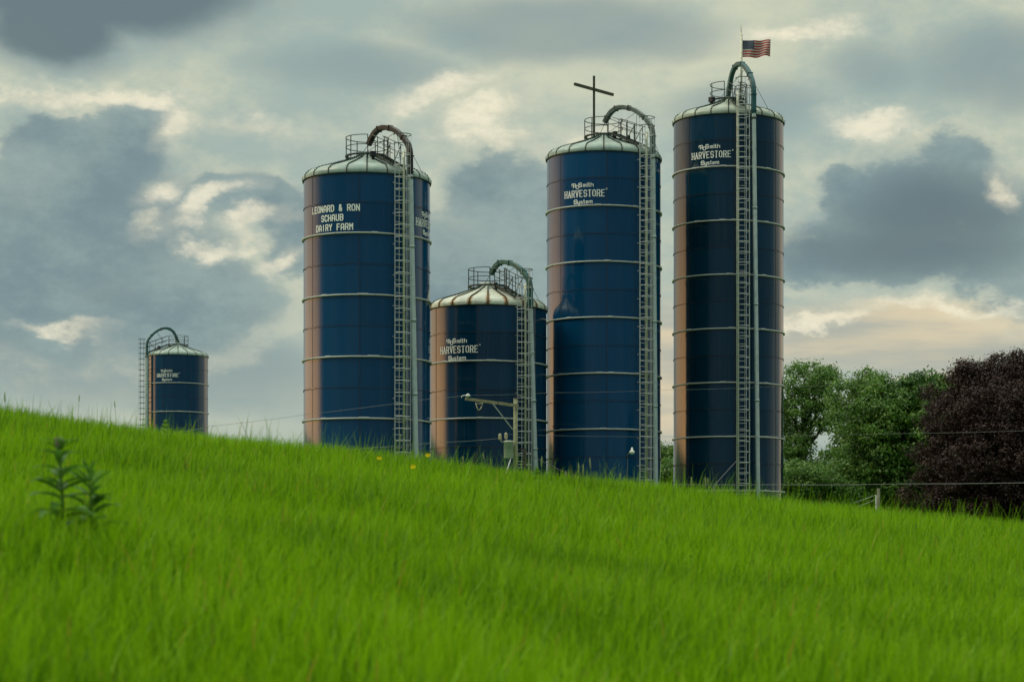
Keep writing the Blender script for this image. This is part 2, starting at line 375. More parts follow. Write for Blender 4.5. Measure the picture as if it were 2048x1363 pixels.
# ------------------------------------------------------------------ lettering (stroke glyphs in a unit box)
O8 = [(.25,0),(0,.2),(0,.8),(.25,1),(.75,1),(1,.8),(1,.2),(.75,0),(.25,0)]
GL = {
 'A': [[(0,0),(0,.7),(.3,1),(.7,1),(1,.7),(1,0)],[(0,.38),(1,.38)]], 'B': [[(0,0),(0,1),(.75,1),(1,.85),(1,.65),(.8,.52),(0,.52)],[(.8,.52),(1,.38),(1,.15),(.75,0),(0,0)]],
 'C': [[(1,.75),(1,.85),(.75,1),(.25,1),(0,.8),(0,.2),(.25,0),(.75,0),(1,.15),(1,.25)]], 'D': [[(0,0),(0,1),(.7,1),(1,.8),(1,.2),(.7,0),(0,0)]],
 'E': [[(1,1),(0,1),(0,0),(1,0)],[(0,.52),(.8,.52)]], 'F': [[(1,1),(0,1),(0,0)],[(0,.52),(.8,.52)]], 'H': [[(0,0),(0,1)],[(1,0),(1,1)],[(0,.5),(1,.5)]],
 'I': [[(.5,0),(.5,1)]], 'L': [[(0,1),(0,0),(1,0)]], 'M': [[(0,0),(0,1),(.5,.55),(1,1),(1,0)]], 'N': [[(0,0),(0,1),(1,0),(1,1)]],
 'O': [O8], 'R': [[(0,0),(0,1),(.75,1),(1,.85),(1,.62),(.8,.48),(0,.48)],[(.6,.48),(1,0)]], 'S': [[(1,.8),(.75,1),(.25,1),(0,.82),(0,.62),(.25,.5),(.75,.5),(1,.38),(1,.2),(.75,0),(.25,0),(0,.2)]],
 'U': [[(0,1),(0,.2),(.25,0),(.75,0),(1,.2),(1,1)]], 'V': [[(0,1),(.5,0),(1,1)]], 'Y': [[(0,1),(.5,.5),(1,1)],[(.5,.5),(.5,0)]], 'T': [[(0,1),(1,1)],[(.5,1),(.5,0)]],
 '&': [[(1,0),(.2,.7),(.25,1),(.65,1),(.7,.75),(.1,.4),(.1,.12),(.35,0),(.65,0),(1,.42)]],
 'm': [[(0,0),(0,.65),(1,.65),(1,0)],[(.5,.65),(.5,0)]], 'i': [[(.5,0),(.5,.62)],[(.5,.85),(.5,1)]], 't': [[(.4,1),(.4,0),(.9,0)],[(0,.65),(.9,.65)]],
 'h': [[(0,0),(0,1)],[(0,.62),(1,.62),(1,0)]], 'y': [[(0,.62),(0,.05),(1,.05)],[(1,.62),(1,-.35),(.1,-.35)]], 's': [[(1,.62),(0,.62),(0,.33),(1,.33),(1,0),(0,0)]],
 'e': [[(0,.33),(1,.33),(1,.62),(0,.62),(0,0),(1,0)]],
}
SERIF = {'H': [(0,0),(0,1),(1,0),(1,1)], 'A': [(0,0),(1,0)], 'R': [(0,0),(1,0)], 'V': [(0,1),(1,1)], 'T': [(.5,0)]}
GA = dict(GL); GA['A'] = [[(0,0),(.5,1),(1,0)],[(.2,.34),(.8,.34)]]; GA['O'] = [[(.42,0),(.1,.1),(0,.3),(0,.7),(.1,.9),(.42,1)],[(.58,0),(.9,.1),(1,.3),(1,.7),(.9,.9),(.58,1)]]
class Decal:
    def __init__(s, Rr): s.mb = MB(); s.R = Rr; s.k = 0
    def stroke(s, a, b, tx, ty):
        (x0, y0), (x1, y1) = a, b; L = math.hypot(x1-x0, y1-y0)
        if L < 1e-6: return
        ux, uy = (x1-x0)/L, (y1-y0)/L; th = ty if abs(ux) > abs(uy) else tx; h = th/2
        x0 -= ux*h*.9; y0 -= uy*h*.9; x1 += ux*h*.9; y1 += uy*h*.9
        n = max(1, int(L/.12)+1); s.k += 1; r = s.R+.012+s.k*.00025; b0 = len(s.mb.v)
        for i in range(n+1):
            t = i/n; x = x0+(x1-x0)*t; y = y0+(y1-y0)*t
            for sg in (-1, 1):
                xx = x-uy*h*sg; yy = y+ux*h*sg; an = xx/s.R
                s.mb.v.append(Vector((r*math.sin(an), -r*math.cos(an), yy)))
        for i in range(n): s.mb.face((b0+2*i, b0+2*i+1, b0+2*i+3, b0+2*i+2), 0, True)
    def text(s, txt, cx, cy, cw, h, tx, ty, gap=.35, glyphs=GL, serif=False):
        n = len(txt); tot = n*cw+(n-1)*cw*gap; x = cx-tot/2
        for ch in txt:
            for pl in glyphs.get(ch, []):
                for a, b in zip(pl[:-1], pl[1:]):
                    s.stroke((x+a[0]*cw, cy+(a[1]-.5)*h), (x+b[0]*cw, cy+(b[1]-.5)*h), tx, ty)
            if serif:
                for (sx, sy) in SERIF.get(ch, []):
                    yy = cy+(sy-.5)*h; s.stroke((x+sx*cw-tx*.75, yy), (x+sx*cw+tx*.75, yy), ty*.8, ty*.8)
            x += cw*(1+gap)
def brand(Rr, az, z, sc, parent):
    u = az*Rr; d = Decal(Rr)
    d.text('HARVESTORE', u, z, .145*sc, .33*sc, .048*sc, .036*sc, .62, GA, True)
    d.text('O', u+1.24*sc, z+.21*sc, .055*sc, .06*sc, .018*sc, .018*sc)
    d.mb.build('lettering', M['letter'], parent); d = Decal(Rr)
    d.text('A', u-.50*sc, z+.43*sc, .14*sc, .20*sc, .042*sc, .04*sc)
    d.stroke((u-.66*sc, z+.53*sc), (u-.52*sc, z+.53*sc), .04*sc, .04*sc); d.stroke((u-.66*sc, z+.53*sc), (u-.66*sc, z+.42*sc), .04*sc, .04*sc)
    d.text('O', u-.335*sc, z+.35*sc, .15*sc, .16*sc, .036*sc, .036*sc)
    d.text('S', u-.17*sc, z+.45*sc, .17*sc, .20*sc, .042*sc, .042*sc)
    for ch, x_, w in (('m', .08, .15), ('i', .225, .04), ('t', .32, .08), ('h', .48, .12)):
        d.text(ch, u+x_*sc, z+.44*sc, w*sc, .19*sc, .036*sc, .034*sc)
    d.mb.build('lettering', M['letter'], parent); d = Decal(Rr)
    d.text('S', u-.44*sc, z-.42*sc, .19*sc, .20*sc, .046*sc, .046*sc)
    for ch, x_, w in (('y', -.26, .09), ('s', -.10, .09), ('t', .05, .08), ('e', .20, .09), ('m', .40, .17)):
        d.text(ch, u+x_*sc, z-.43*sc, w*sc, .19*sc, .036*sc, .034*sc)
    d.mb.build('lettering', M['letter'], parent)
def farm(Rr, az, z, parent):
    u = az*Rr
    for w, dx_, dz_ in (('LEONARD & RON', 0, .43), ('SCHAUB', -.05, -.02), ('DAIRY FARM', 0, -.47)):
        d = Decal(Rr); d.text(w, u+dx_, z+dz_, .135, .28, .052, .050, .58); d.mb.build('lettering', M['letter'], parent)

# ------------------------------------------------------------------ silos
SR = 3.05; RH = 1.46
def pol(r, a, z): return Vector((r*math.sin(a), -r*math.cos(a), z))
def silo(px, Y, rimY, label, m_shell, m_roof, m_neck, seam0, lad, lad_thick, pipe_t, pipe_b, neck, pipe_r=.125, fillrings=None, texts=(), dark_top=0, seed=0, cage_mat='galv', neck_end=None, rail_h=.92, plate=()):
    rnd = random.Random(seed)
    zr = (HY-rimY)/F*Y; X0 = (px-CX)/F*Y; zb = tz(X0, Y)-.25
    root = empty('silo', (X0, Y, zb), math.atan2(-X0, Y)); tag(root, label, 'silo', 'blue steel silos behind the hill')
    H = zr-zb; n = int(H/RH)+1
    N = 112; mb = MB(); pan = []
    segp = N//7
    sh = int(round(seam0/(2*math.pi)*N))
    # sheets, one course after another, each with its own tone
    for k in range(n):
        z1 = H-k*RH; z0 = max(0, z1-RH)
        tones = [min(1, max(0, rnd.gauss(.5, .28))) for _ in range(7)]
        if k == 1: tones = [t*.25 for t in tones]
        b0 = len(mb.v)
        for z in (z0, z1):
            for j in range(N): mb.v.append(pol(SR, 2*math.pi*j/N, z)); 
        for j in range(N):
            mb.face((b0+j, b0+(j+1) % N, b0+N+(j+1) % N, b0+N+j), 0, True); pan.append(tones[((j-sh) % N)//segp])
        if k:                                   # lap of the upper course over the lower one
            f0 = len(mb.f); mb.lathe([(SR+.009, z1-.045), (SR+.009, z1+.045)], N, 0); pan += [0.15]*(len(mb.f)-f0)
            for q in range(200):
                a = 2*math.pi*(q+.5)/200
                if rnd.random() < .05: continue
                bolt(mb, a, z1+rnd.choice((-.02, .02)), SR+.009, .020); pan += [0]*5
        drift = -.012*k
        for p in range(7):                      # upright laps with their bolt rows
            a = 2*math.pi*(sh+p*segp)/N+drift*0
            f0 = len(mb.f); w = .035/SR
            mb.lathe([(SR+.006, z0+.05), (SR+.006, z1-.05)], 1, 0, a0=a-w, a1=a+w); pan += [.2]*(len(mb.f)-f0)
            for q in range(15):
                bolt(mb, a, z0+.09+(z1-z0-.16)*q/14, SR+.006, .021); pan += [0]*5
    me = mb.mesh('shell', [m_shell, M['seam']])
    at_ = me.attributes.new('panel', 'FLOAT', 'FACE'); at_.data.foreach_set('value', pan)
    link('shell', me, root)
    # stiffener rings
    k = 2
    while H-k*RH > 2.0:
        z = H-k*RH; b = MB()
        b.lathe([(SR+.010, z-.05), (SR+.075, z-.045), (SR+.085, z-.035), (SR+.085, z+.02), (SR+.010, z+.032)], 96, 0)
        for q in range(rnd.randint(7, 10)):     # splice plates
            a = R(q*40+rnd.uniform(-8, 8)); 
            b.lathe([(SR+.088, z+.0), (SR+.088, z+.045), (SR+.02, z+.05)], 3, 0, a0=a-.05, a1=a+.05)
        b.build('stiffener_ring', M['band'], root); k += 2
    # domed roof
    prof = [(SR+.03, -.10), (SR+.055, .0), (SR+.035, .14), (2.98, .24), (2.88, .33), (2.7, .405), (2.3, .53), (1.9, .66), (1.5, .80), (1.1, .95), (.8, 1.07), (.55, 1.18), (.42, 1.26)]
    G = 20; nn = 8; r_ = MB(); seam = []; low = []
    NN = G*nn
    for i, (r0, z0) in enumerate(prof):
        for j in range(NN):
            u = (j % nn)/nn; bul = math.sin(math.pi*u)*.02*(r0/SR); r_.v.append(pol(r0+bul*.6, 2*math.pi*j/NN, H+z0+bul*.5))
            seam.append(max(0, 1-min(u, 1-u)*4.5)); low.append(max(0, min(1, (r0-.8)/1.2)))
    for i in range(len(prof)-1):
        for j in range(NN): r_.face((i*NN+j, i*NN+(j+1) % NN, (i+1)*NN+(j+1) % NN, (i+1)*NN+j), 0, True)
    b0 = len(r_.v); r_.lathe([(.42, H+1.26), (.42, H+1.40), (0.01, H+1.46)], 24, 0); seam += [0]*(len(r_.v)-b0); low += [0]*(len(r_.v)-b0)
    b0 = len(r_.v); r_.lathe([(SR+.008, H-.10), (SR+.06, H-.10), (SR+.062, H-.07), (SR+.06, H-.055)], 112, 1); seam += [0]*(len(r_.v)-b0); low += [0]*(len(r_.v)-b0)
    rme = r_.mesh('roof', [m_roof, M['seam_roof']])
    for nm, arr in (('seam', seam), ('low', low)):
        a_ = rme.attributes.new(nm, 'FLOAT', 'POINT'); a_.data.foreach_set('value', arr)
    roof = link('roof', rme, root)
    for gk in range(G):
        a = 2*math.pi*gk/G; s_ = MB(); pts = [pol(r0, a, H+z0+.012) for r0, z0 in prof]
        tv = Vector((math.cos(a), math.sin(a), 0))
        b0 = len(s_.v)
        for i, p in enumerate(pts):
            d = (pts[min(i+1, len(pts)-1)]-pts[max(i-1, 0)]).normalized(); nn_ = tv.cross(d).normalized()
            if nn_.dot(pol(1, a, 1)) < 0: nn_ = -nn_
            for du, dn in ((-.022, -.02), (-.018, .022), (.018, .022), (.022, -.02)): s_.v.append(p+tv*du+nn_*dn)
        for i in range(len(pts)-1):
            for q in range(3): s_.face((b0+i*4+q, b0+i*4+q+1, b0+i*4+5+q, b0+i*4+4+q), 0, False)
        for i in range(len(pts)-1):             # bolts along the rib
            L = (pts[i+1]-pts[i]).length; c_ = max(1, int(L/.10))
            for q in range(c_): s_.box(pts[i].lerp(pts[i+1], (q+.5)/c_)+pol(.012, a, .022), (.055, .055, .04))
        s_.build('rib', M['seam_roof'], roof)
    # platform railing round the filler opening
    zp = H+1.20; rp = 1.02; opening = lad
    rl = MB()
    rl.lathe([(rp-.10, zp-.02), (rp+.04, zp-.02), (rp+.04, zp+.05), (rp-.10, zp+.05), (rp-.10, zp-.02)], 40, 0)
    rail = rl.build('platform_railing', M['dark_steel'], root)
    a0 = opening+R(26); a1 = opening+R(334)
    for hh in (.30+.16, rail_h):
        t = MB(); t.tube([pol(rp, a0+(a1-a0)*i/36, zp+hh) for i in range(37)], .022, 6); t.build('rail', M['dark_steel'], rail)
    for q in range(7):
        a = a0+(a1-a0)*q/6; t = MB(); t.bar(pol(rp, a, zp-.28), pol(rp, a, zp+rail_h), .045); t.build('post', M['dark_steel'], rail)
    # walkway up the roof from the ladder
    tvl = Vector((math.cos(lad), math.sin(lad), 0)); wk = MB()
    pa, pb = pol(SR+.05, lad, H+.34), pol(rp+.02, lad, zp+.02)
    for sg in (-1, 1): wk.bar(pa+tvl*.27*sg, pb+tvl*.27*sg, .05, .09)
    for q in range(9): c_ = pa.lerp(pb, (q+.5)/9); wk.box(c_+Vector((0, 0, .03)), (.5, .09, .03), Matrix.Rotation(lad, 3, 'Z'))
    walk = wk.build('walkway', M['dark_steel'], root)
    for sg in (-1, 1):
        for hh in (.45, .88):
            t = MB(); t.tube([pa+tvl*.29*sg+Vector((0,0,hh+.1)), pb+tvl*.29*sg+Vector((0,0,hh))], .02, 6); t.build('handrail', M['dark_steel'], walk)
        for u in (.12, .42, .72):
            p = pa.lerp(pb, u)+tvl*.29*sg; t = MB(); t.bar(p, p+Vector((0, 0, .95)), .04); t.build('post', M['dark_steel'], walk)
        t = MB(); p = pa.lerp(pb, .12)+tvl*.29*sg; t.bar(p+Vector((0,0,.9)), pa.lerp(pb, .42)+tvl*.29*sg, .03); t.build('brace', M['dark_steel'], walk)
    # ladder
    cm = M[cage_mat]; so = .20; lw = .24; base = pol(SR+so, lad, 0); out_ = pol(1, lad, 0)
    topz = H+1.05
    ld = MB()
    for sg in (-1, 1):
        thick = (sg == lad_thick); p = base+tvl*lw*sg
        if not thick: ld.bar(p+Vector((0,0,.1)), p+Vector((0,0,topz)), .035, .05)
    z = .8
    while z < H:
        for sg in (-1, 1): ld.bar(pol(SR+.01, lad, z)+tvl*lw*sg*1.03, base+tvl*lw*sg*1.03+Vector((0,0,z)), .03, .04)
        z += RH
    ladder = ld.build('ladder', cm, root)
    t = MB(); p = base+tvl*lw*lad_thick
    if lad_thick: t.tube([p+Vector((0,0,.05)), p+Vector((0,0,H+.5)), p+Vector((0,0,topz))], .058, 10); t.build('side_rail', M['galv_cream'], ladder)
    rg = MB(); rg.tube([base-tvl*lw, base+tvl*lw], .017, 6); rme_ = rg.mesh('rung', cm)
    z = .4
    while z < topz-.15: link('rung', rme_, ladder, (0, 0, z)); z += .305
    # safety cage
    cc = base+out_*.30; cr = .37
    def cp(t, rr=cr): return cc+tvl*math.sin(t)*rr-out_*0+out_*math.cos(t)*rr
    cg_ = MB(); zt = H+1.72; zl = 2.2
    for q in (-2, -1, 0, 1, 2): 
        t0 = q*R(54); cg_.bar(cp(t0)+Vector((0,0,zl)), cp(t0)+Vector((0,0,zt-.9)), .024, .010)
        cg_.bar(cp(t0)+Vector((0,0,zt-.9)), cp(t0, cr*1.12)+Vector((0,0,zt)), .022, .010)
    cage = cg_.build('safety_cage', cm, root)
    hp = MB(); ts = [R(-132)+R(264)*i/14 for i in range(15)]
    hb = len(hp.v)
    pts = [base-tvl*lw]+[cp(q) for q in ts]+[base+tvl*lw]
    for p in pts:
        for dz_ in (-.018, .018): hp.v.append(p+Vector((0,0,dz_)))
    for i in range(len(pts)-1): hp.face((2*i, 2*i+2, 2*i+3, 2*i+1), 0, True)
    pts2 = [p-(p-cc).normalized()*.012 for p in pts]; b0 = len(hp.v)
    for p in pts2:
        for dz_ in (-.018, .018): hp.v.append(p+Vector((0,0,dz_)))
    for i in range(len(pts)-1):
        hp.face((b0+2*i, b0+2*i+1, b0+2*i+3, b0+2*i+2), 0, True)
        hp.face((2*i+1, 2*i+3, b0+2*i+3, b0+2*i+1)); hp.face((2*i, b0+2*i, b0+2*i+2, 2*i+2))
    hme = hp.mesh('hoop', cm); z = zt-.9
    while z > zl: link('hoop', hme, cage, (0, 0, z)); z -= .565
    for zz in (zt-.45, zt):
        t = MB(); t.tube([cp(q, cr*1.12)+Vector((0,0,zz)) for q in ts], .02, 6); t.build('hoop', M['dark_steel'], cage)
    # filler pipe up the side and its gooseneck
    pr = SR+.36; pp = MB(); steps = int(H/.12); pts, rs = [], []
    for i in range(steps+1):
        t = i/steps; s_ = max(0, (t-.12)/.88) if t > .12 else 0
        a = pipe_b+(pipe_t-pipe_b)*t; zz = H*t+ (0 if i < steps else -.12)
        pts += [pol(pr, a, zz), pol(pr, a, zz+.02)]; rs += [pipe_r+.007, pipe_r-.002]
    pp.tube(pts, rs, 14)
    pipe = pp.build('filler_pipe', M['pipe'], root)
    for t in (.12, .34, .56, .78, .985):
        a = pipe_b+(pipe_t-pipe_b)*t; c_ = MB(); c_.tube([pol(pr, a, H*t-.05), pol(pr, a, H*t+.05)], pipe_r+.022, 14); c_.build('coupling', M['dark_steel'] if t > .9 else M['pipe'], pipe)
    for t in (.2, .42, .64, .86):
        a = pipe_b+(pipe_t-pipe_b)*t; c_ = MB(); c_.bar(pol(SR+.01, a-.02, H*t), pol(pr-.05, a, H*t), .05); c_.build('bracket', M['dark_steel'], pipe)
    hA, rA, rE, hE = neck                       # apex height and radius, end radius and height
    ctrl = [(pr, -.12), (pr, .35), (pr-.12, .35+(hA-.35)*.45), (rA+(pr-rA)*.50, .35+(hA-.35)*.84), (rA, hA), (rE+(rA-rE)*.42, hA-.22*(hA-hE)), (rE, hE)]
    def cat(P, n=6):
        o = []
        Q = [P[0]]+P+[P[-1]]
        for i in range(1, len(Q)-2):
            for j in range(n):
                t = j/n; p0, p1, p2, p3 = [Vector(q) for q in Q[i-1:i+3]]
                o.append(.5*((2*p1)+(p2-p0)*t+(2*p0-5*p1+4*p2-p3)*t*t+(3*p1-p0-3*p2+p3)*t**3))
        o.append(Vector(P[-1])); return o
    cv = cat([Vector((a, b)) for a, b in ctrl]); gm = MB(); tvp = Vector((math.cos(pipe_t), math.sin(pipe_t), 0)); hw = .135; hd = .115
    b0 = 0
    for i, q in enumerate(cv):
        d = (cv[min(i+1, len(cv)-1)]-cv[max(i-1, 0)]).normalized(); nr = Vector((d.y, -d.x)); p = pol(q.x, pipe_t, H+q.y); nv = pol(nr.x, pipe_t, nr.y)
        for du, dn in ((-hw, -hd), (hw, -hd), (hw, hd), (-hw, hd)): gm.v.append(p+tvp*du*.9+nv*dn)
    for i in range(len(cv)-1):
        for q in range(4): gm.face((i*4+q, i*4+(q+1) % 4, i*4+4+(q+1) % 4, i*4+4+q), 0, False)
    gm.face((3, 2, 1, 0)); L_ = (len(cv)-1)*4; gm.face((L_, L_+1, L_+2, L_+3))
    gn = gm.build('gooseneck', m_neck, root)
    md = gn.modifiers.new('bevel', 'BEVEL'); md.width = .03; md.segments = 2
    for i in range(3, len(cv)-2, 6):            # flanges
        q = cv[i]; d = (cv[i+1]-cv[i-1]).normalized(); nr = Vector((d.y, -d.x)); p = pol(q.x, pipe_t, H+q.y); nv = pol(nr.x, pipe_t, nr.y); dv = pol(d.x, pipe_t, d.y)
        fl = MB(); fl.box(p, (hw*2*.9+.06, hd*2+.06, .035), Matrix((tvp, nv, dv)).transposed()); fl.build('flange', m_neck, gn)
    # stays from the gooseneck to the roof and rim
    st = MB(); q = cv[len(cv)//2]; p = pol(q.x, pipe_t, H+q.y)
    st.tube([pol(cv[14].x, pipe_t, H+cv[14].y), pol(SR+.02, pipe_t+R(24), H+.15)], .012, 5)
    st.tube([p, pol(1.3, pipe_t-R(50), H+1.0)], .012, 5); st.tube([p, pol(1.7, pipe_t+R(40), H+.7)], .012, 5)
    st.tube([pol(cv[-4].x, pipe_t, H+cv[-4].y), pol(2.2, lad+R(6), H+1.35)], .016, 5)
    st.tube([pol(cv[-3].x, pipe_t, H+cv[-3].y), pol(rp, R(-10), zp+.05)], .014, 5)
    st.build('stay', M['dark_steel'], root)
    # small fittings on the roof
    for (r0, a, s_) in plate:
        zz = H+np.interp(-r0, [-q[0] for q in prof[2:]], [q[1] for q in prof[2:]]); v = MB()
        v.tube([pol(r0, a, zz-.02), pol(r0, a, zz+.16)], .07, 10); v.box(pol(r0, a, zz+.26), (s_, s_*.8, .26), Matrix.Rotation(a, 3, 'Z')); v.build('relief_valve', M['black'], root)
    for txt in texts:
        z = (HY-txt[2])/F*(Y-SR*math.cos(txt[1]))-zb
        (brand(SR, txt[1], z, txt[3], root) if txt[0] == 'brand' else farm(SR, txt[1], z, root))
    return root, zb, H
def bolt(mb, a, z, r, s):
    b0 = len(mb.v); da = s/r
    for dr, k in ((0, 1), (.014, .7)):
        for (sa, sz) in ((-1, -1), (1, -1), (1, 1), (-1, 1)): mb.v.append(pol(r+dr, a+da*sa*k, z+s*sz*k))
    mb.face((b0+4, b0+5, b0+6, b0+7), 1)
    for q in range(4): mb.face((b0+q, b0+(q+1) % 4, b0+4+(q+1) % 4, b0+4+q), 1)

sA = silo(734, 107, 364, 'wide blue silo lettered LEONARD & RON SCHAUB DAIRY FARM', M['blue_deep'], M['roof_green'], M['brown_steel'], R(-5), R(28), 1, R(36.5), R(43.5),
     (2.45, 1.35, .12, 1.78), .135, texts=[('farm', R(-32), 436, 1), ('brand', R(71), 447, 1)], seed=1, plate=[(1.35, R(12), .26)])
sC = silo(976, 115, 620, 'short blue silo with a cream roof stained by rust, behind the utility pole', M['blue_dark'], M['roof_cream'], M['green_steel'], R(-10), R(31.5), 1, R(39), R(47),
     (2.38, 1.30, .25, 1.85), .135, texts=[('brand', R(-31), 699, 1)], seed=2, plate=[(1.2, R(20), .15)])
sB = silo(1207.5, 118, 320, 'tall blue silo carrying a wooden cross beside its arched spout', M['blue_deep'], M['roof_green'], M['grey_green_steel'], R(2), R(39.5), 1, R(49), R(54),
     (2.66, 1.25, .05, 2.0), .135, texts=[('brand', R(-20.5), 387, 1)], seed=3, plate=[(1.05, R(35), .22), (1.9, R(44), .14)])
sE = silo(1457, 122, 247, 'tallest silo, dark blue, with a flag flying above its arched spout', M['blue_green'], M['roof_sage'], M['teal_steel'], R(5), R(13), -1, R(23.5), R(28.5),
     (3.0, 1.35, -.15, 1.3), .115, texts=[('brand', R(-19), 309, 1)], seed=4, plate=[(1.3, R(-45), .30)])
sD = silo(356, 227, 713, 'small distant blue silo rising alone behind the left of the hill', M['blue_far'], M['roof_green'], M['teal_steel'], R(-30), R(-88), 0, R(-66), R(-66),
     (2.85, 1.35, -.1, 1.35), .20, texts=[('brand', R(-21), 750, 1.02)], seed=5, cage_mat='dark_steel', plate=[(2.2, R(-60), .3)])

# ------------------------------------------------------------------ cross and flag
def wpt(root, r, a, z):                          # a point in a silo's own frame, in the world
    return Matrix.Translation(root.location) @ Matrix.Rotation(root.rotation_euler.z, 4, 'Z') @ pol(r, a, z)
b = at(1188, 283, 118.2); top = at(1189, 152, 118.2)
cr_ = empty('cross', (b.x, b.y, b.z)); tag(cr_, 'plain dark wooden cross on top of the second silo from the right', 'cross')
m = MB(); m.box((0, 0, (top.z-b.z)/2), (.125, .11, top.z-b.z)); m.build('upright', M['cross_wood'], cr_)
zc_ = at(1189, 179, 118.2).z-b.z; m = MB(); dv = Vector((1.0, 1.30, 0)); off_ = Vector((.1, -.14, 0))*0 
m.bar(Vector((0, 0, zc_))-dv+Vector((0,-.0,0)), Vector((0, 0, zc_))+dv, .12, .14); m.build('crossarm', M['cross_wood'], cr_)

Yf = 121.3; fb = at(1482.5, 215, Yf); ft = at(1481, 43, Yf)
fp = empty('flagpole', fb); tag(fp, 'thin flagpole with American flag above the tallest silo', 'flagpole')
h1 = at(0, 66, Yf).z-fb.z; h2 = ft.z-fb.z
m = MB(); m.tube([(0, 0, 0), (0, 0, h1)], .045, 10); m.tube([(0, 0, h1), (-.03, 0, h2)], .018, 8); m.build('pole', M['galv_cream'], fp)
m = MB(); m.tube([(.06, -.02, 1.2), (.07, -.02, h1-.1)], .008, 5); m.build('halyard', M['dark_steel'], fp)
z1 = at(0, 81, Yf).z-fb.z; FW, FH = 1.56, .92; NX = 36
def fpt(u, v):                                   # u along the fly, v down
    wv = math.sin(u*11+v*2.2)*.10*min(1, u*2.5)+math.sin(u*4+2)*.05*u
    dr = -.03*u+.05*math.sin(u*8+1)*u - v*.04*u*math.sin(u*6)
    return Vector((.07+u*FW*.985-.02*v*u, wv-.1*u, z1-v*FH+dr))
m = MB()
for i in range(NX+1):
    for j in range(14): m.v.append(fpt(i/NX, j/13))
for i in range(NX):
    for j in range(13):
        mm = 2 if (i/NX < .4 and j < 7) else (0 if j % 2 == 0 else 1); q = i*14+j; m.face((q, q+1, q+15, q+14), mm, True)
flag = m.build('flag', [M['red'], M['fwhite'], M['fblue']], fp)
m = MB()
for j in range(9):
    for i in range(6 if j % 2 == 0 else 5):
        u = .4*(i+.5+(0 if j % 2 == 0 else .5))/6; v = (7/13)*(j+.5)/9
        for sd_ in (-1, 1):
            c_ = fpt(u, v)+Vector((0, sd_*.006, 0)); k0 = len(m.v)
            for q in range(10):
                rr = .019 if q % 2 == 0 else .008; a = math.pi*q/5; m.v.append(c_+Vector((math.sin(a)*rr, 0, math.cos(a)*rr)))
            m.face(range(k0, k0+10))
m.build('stars', M['fwhite'], flag)

# ------------------------------------------------------------------ utility pole with transformer
def onground(px, Y): x = (px-CX)/F*Y; return Vector((x, Y, tz(x, Y)))
YP = 100.0; g0 = onground(1031, YP); up_ = empty('utility_pole', g0)
tag(up_, 'short wooden utility pole with side arm and grey transformer by the cream roofed silo', 'utility pole')
def L(px, py, Y=YP): return at(px, py, Y)-g0
tp = L(1031, 797); m = MB(); m.tube([(0, 0, -.2), (tp.x, 0, tp.z*.5), (tp.x, 0, tp.z)], [.115, .105, .098], 14); m.build('pole', M['pole_wood'], up_)
m = MB(); m.tube([(tp.x, 0, tp.z), (tp.x, 0, tp.z+.05)], .102, 14); m.build('pole_cap', M['black'], up_)
a, b = L(931, 797, 98.6), L(1036, 811, 99.86); m = MB(); m.bar(a, b, .11, .13); arm = m.build('side_arm', M['arm_wood'], up_)
m = MB(); m.bar(L(985, 806, 99.2), L(1025, 858, 99.85), .05, .03); m.build('brace', M['galv'], up_)
m = MB(); p = L(936, 793, 98.6); m.lathe([(.02, -.05), (.03, .0), (.10, .02), (.11, .06), (.07, .07), (.08, .10), (.05, .13), (.0, .14)], 14, 0, p); m.build('insulator', M['white'], arm)
m = MB(); m.tube([p+Vector((-.02, 0, .06)), p+Vector((-.16, 0, .07)), p+Vector((-.27, 0, .03)), p+Vector((-.30, 0, -.06))], .018, 6); m.build('clamp', M['white'], arm)
m = MB(); p = L(958, 806, 98.9)
for s_ in ([(-.15, 0, .02), (-.10, 0, -.16), (-.03, 0, -.32)], [(-.03, 0, -.32), (.08, 0, -.24), (.12, 0, -.14)], [(-.15, 0, .02), (.02, 0, -.03), (.16, 0, .01), (.14, 0, -.12)]):
    m.tube([p+Vector(q) for q in s_], .022, 6)
m.build('fuse_cutout', M['porcelain'], arm)
tc = L(1017, 899, 99.75); m = MB(); m.lathe([(.0, -.38), (.20, -.38), (.215, -.36), (.215, .33), (.235, .34), (.235, .38), (.20, .41), (.0, .43)], 24, 0, tc)
tr = m.build('transformer', M['can'], up_)
m = MB(); m.bar(tc+Vector((.1, .05, .2)), (0, .0, tc.z+.2), .06); m.bar(tc+Vector((.1, .05, -.2)), (0, .0, tc.z-.2), .06); m.build('bracket', M['galv'], tr)
for (px_, py_, dx_) in ((1012, 871, 0), (1000, 873, 0)):
    p = L(px_, py_, 99.7); m = MB(); pr_ = [(.0, -.14), (.05, -.14)]
    for q in range(5): pr_ += [(.062, -.12+q*.05), (.082, -.10+q*.05)]
    pr_ += [(.05, .12), (.0, .15)]; m.lathe(pr_, 14, 0, p)
    m.tube([p+Vector((0, 0, -.13)), (p+Vector((.03, 0, -.28))) if px_ == 1012 else p+Vector((.10, 0, -.24)), tc+Vector((-.02 if px_ == 1012 else -.16, 0, .36))], .02, 6)
    m.build('bushing', M['porcelain'], tr)
m = MB(); m.tube([L(1025, 905, 99.8), L(1013, 944, 99.2), L(1008, 962, 99)], .03, 6); m.build('ground_conduit', M['galv'], up_)
m = MB(); m.bar(L(1049, 900, 100.4), L(1049, 975, 100.4), .14); m.bar(L(1034, 898, 100.3), L(1052, 898, 100.4), .06); m.build('meter_post', M['bark'], up_)

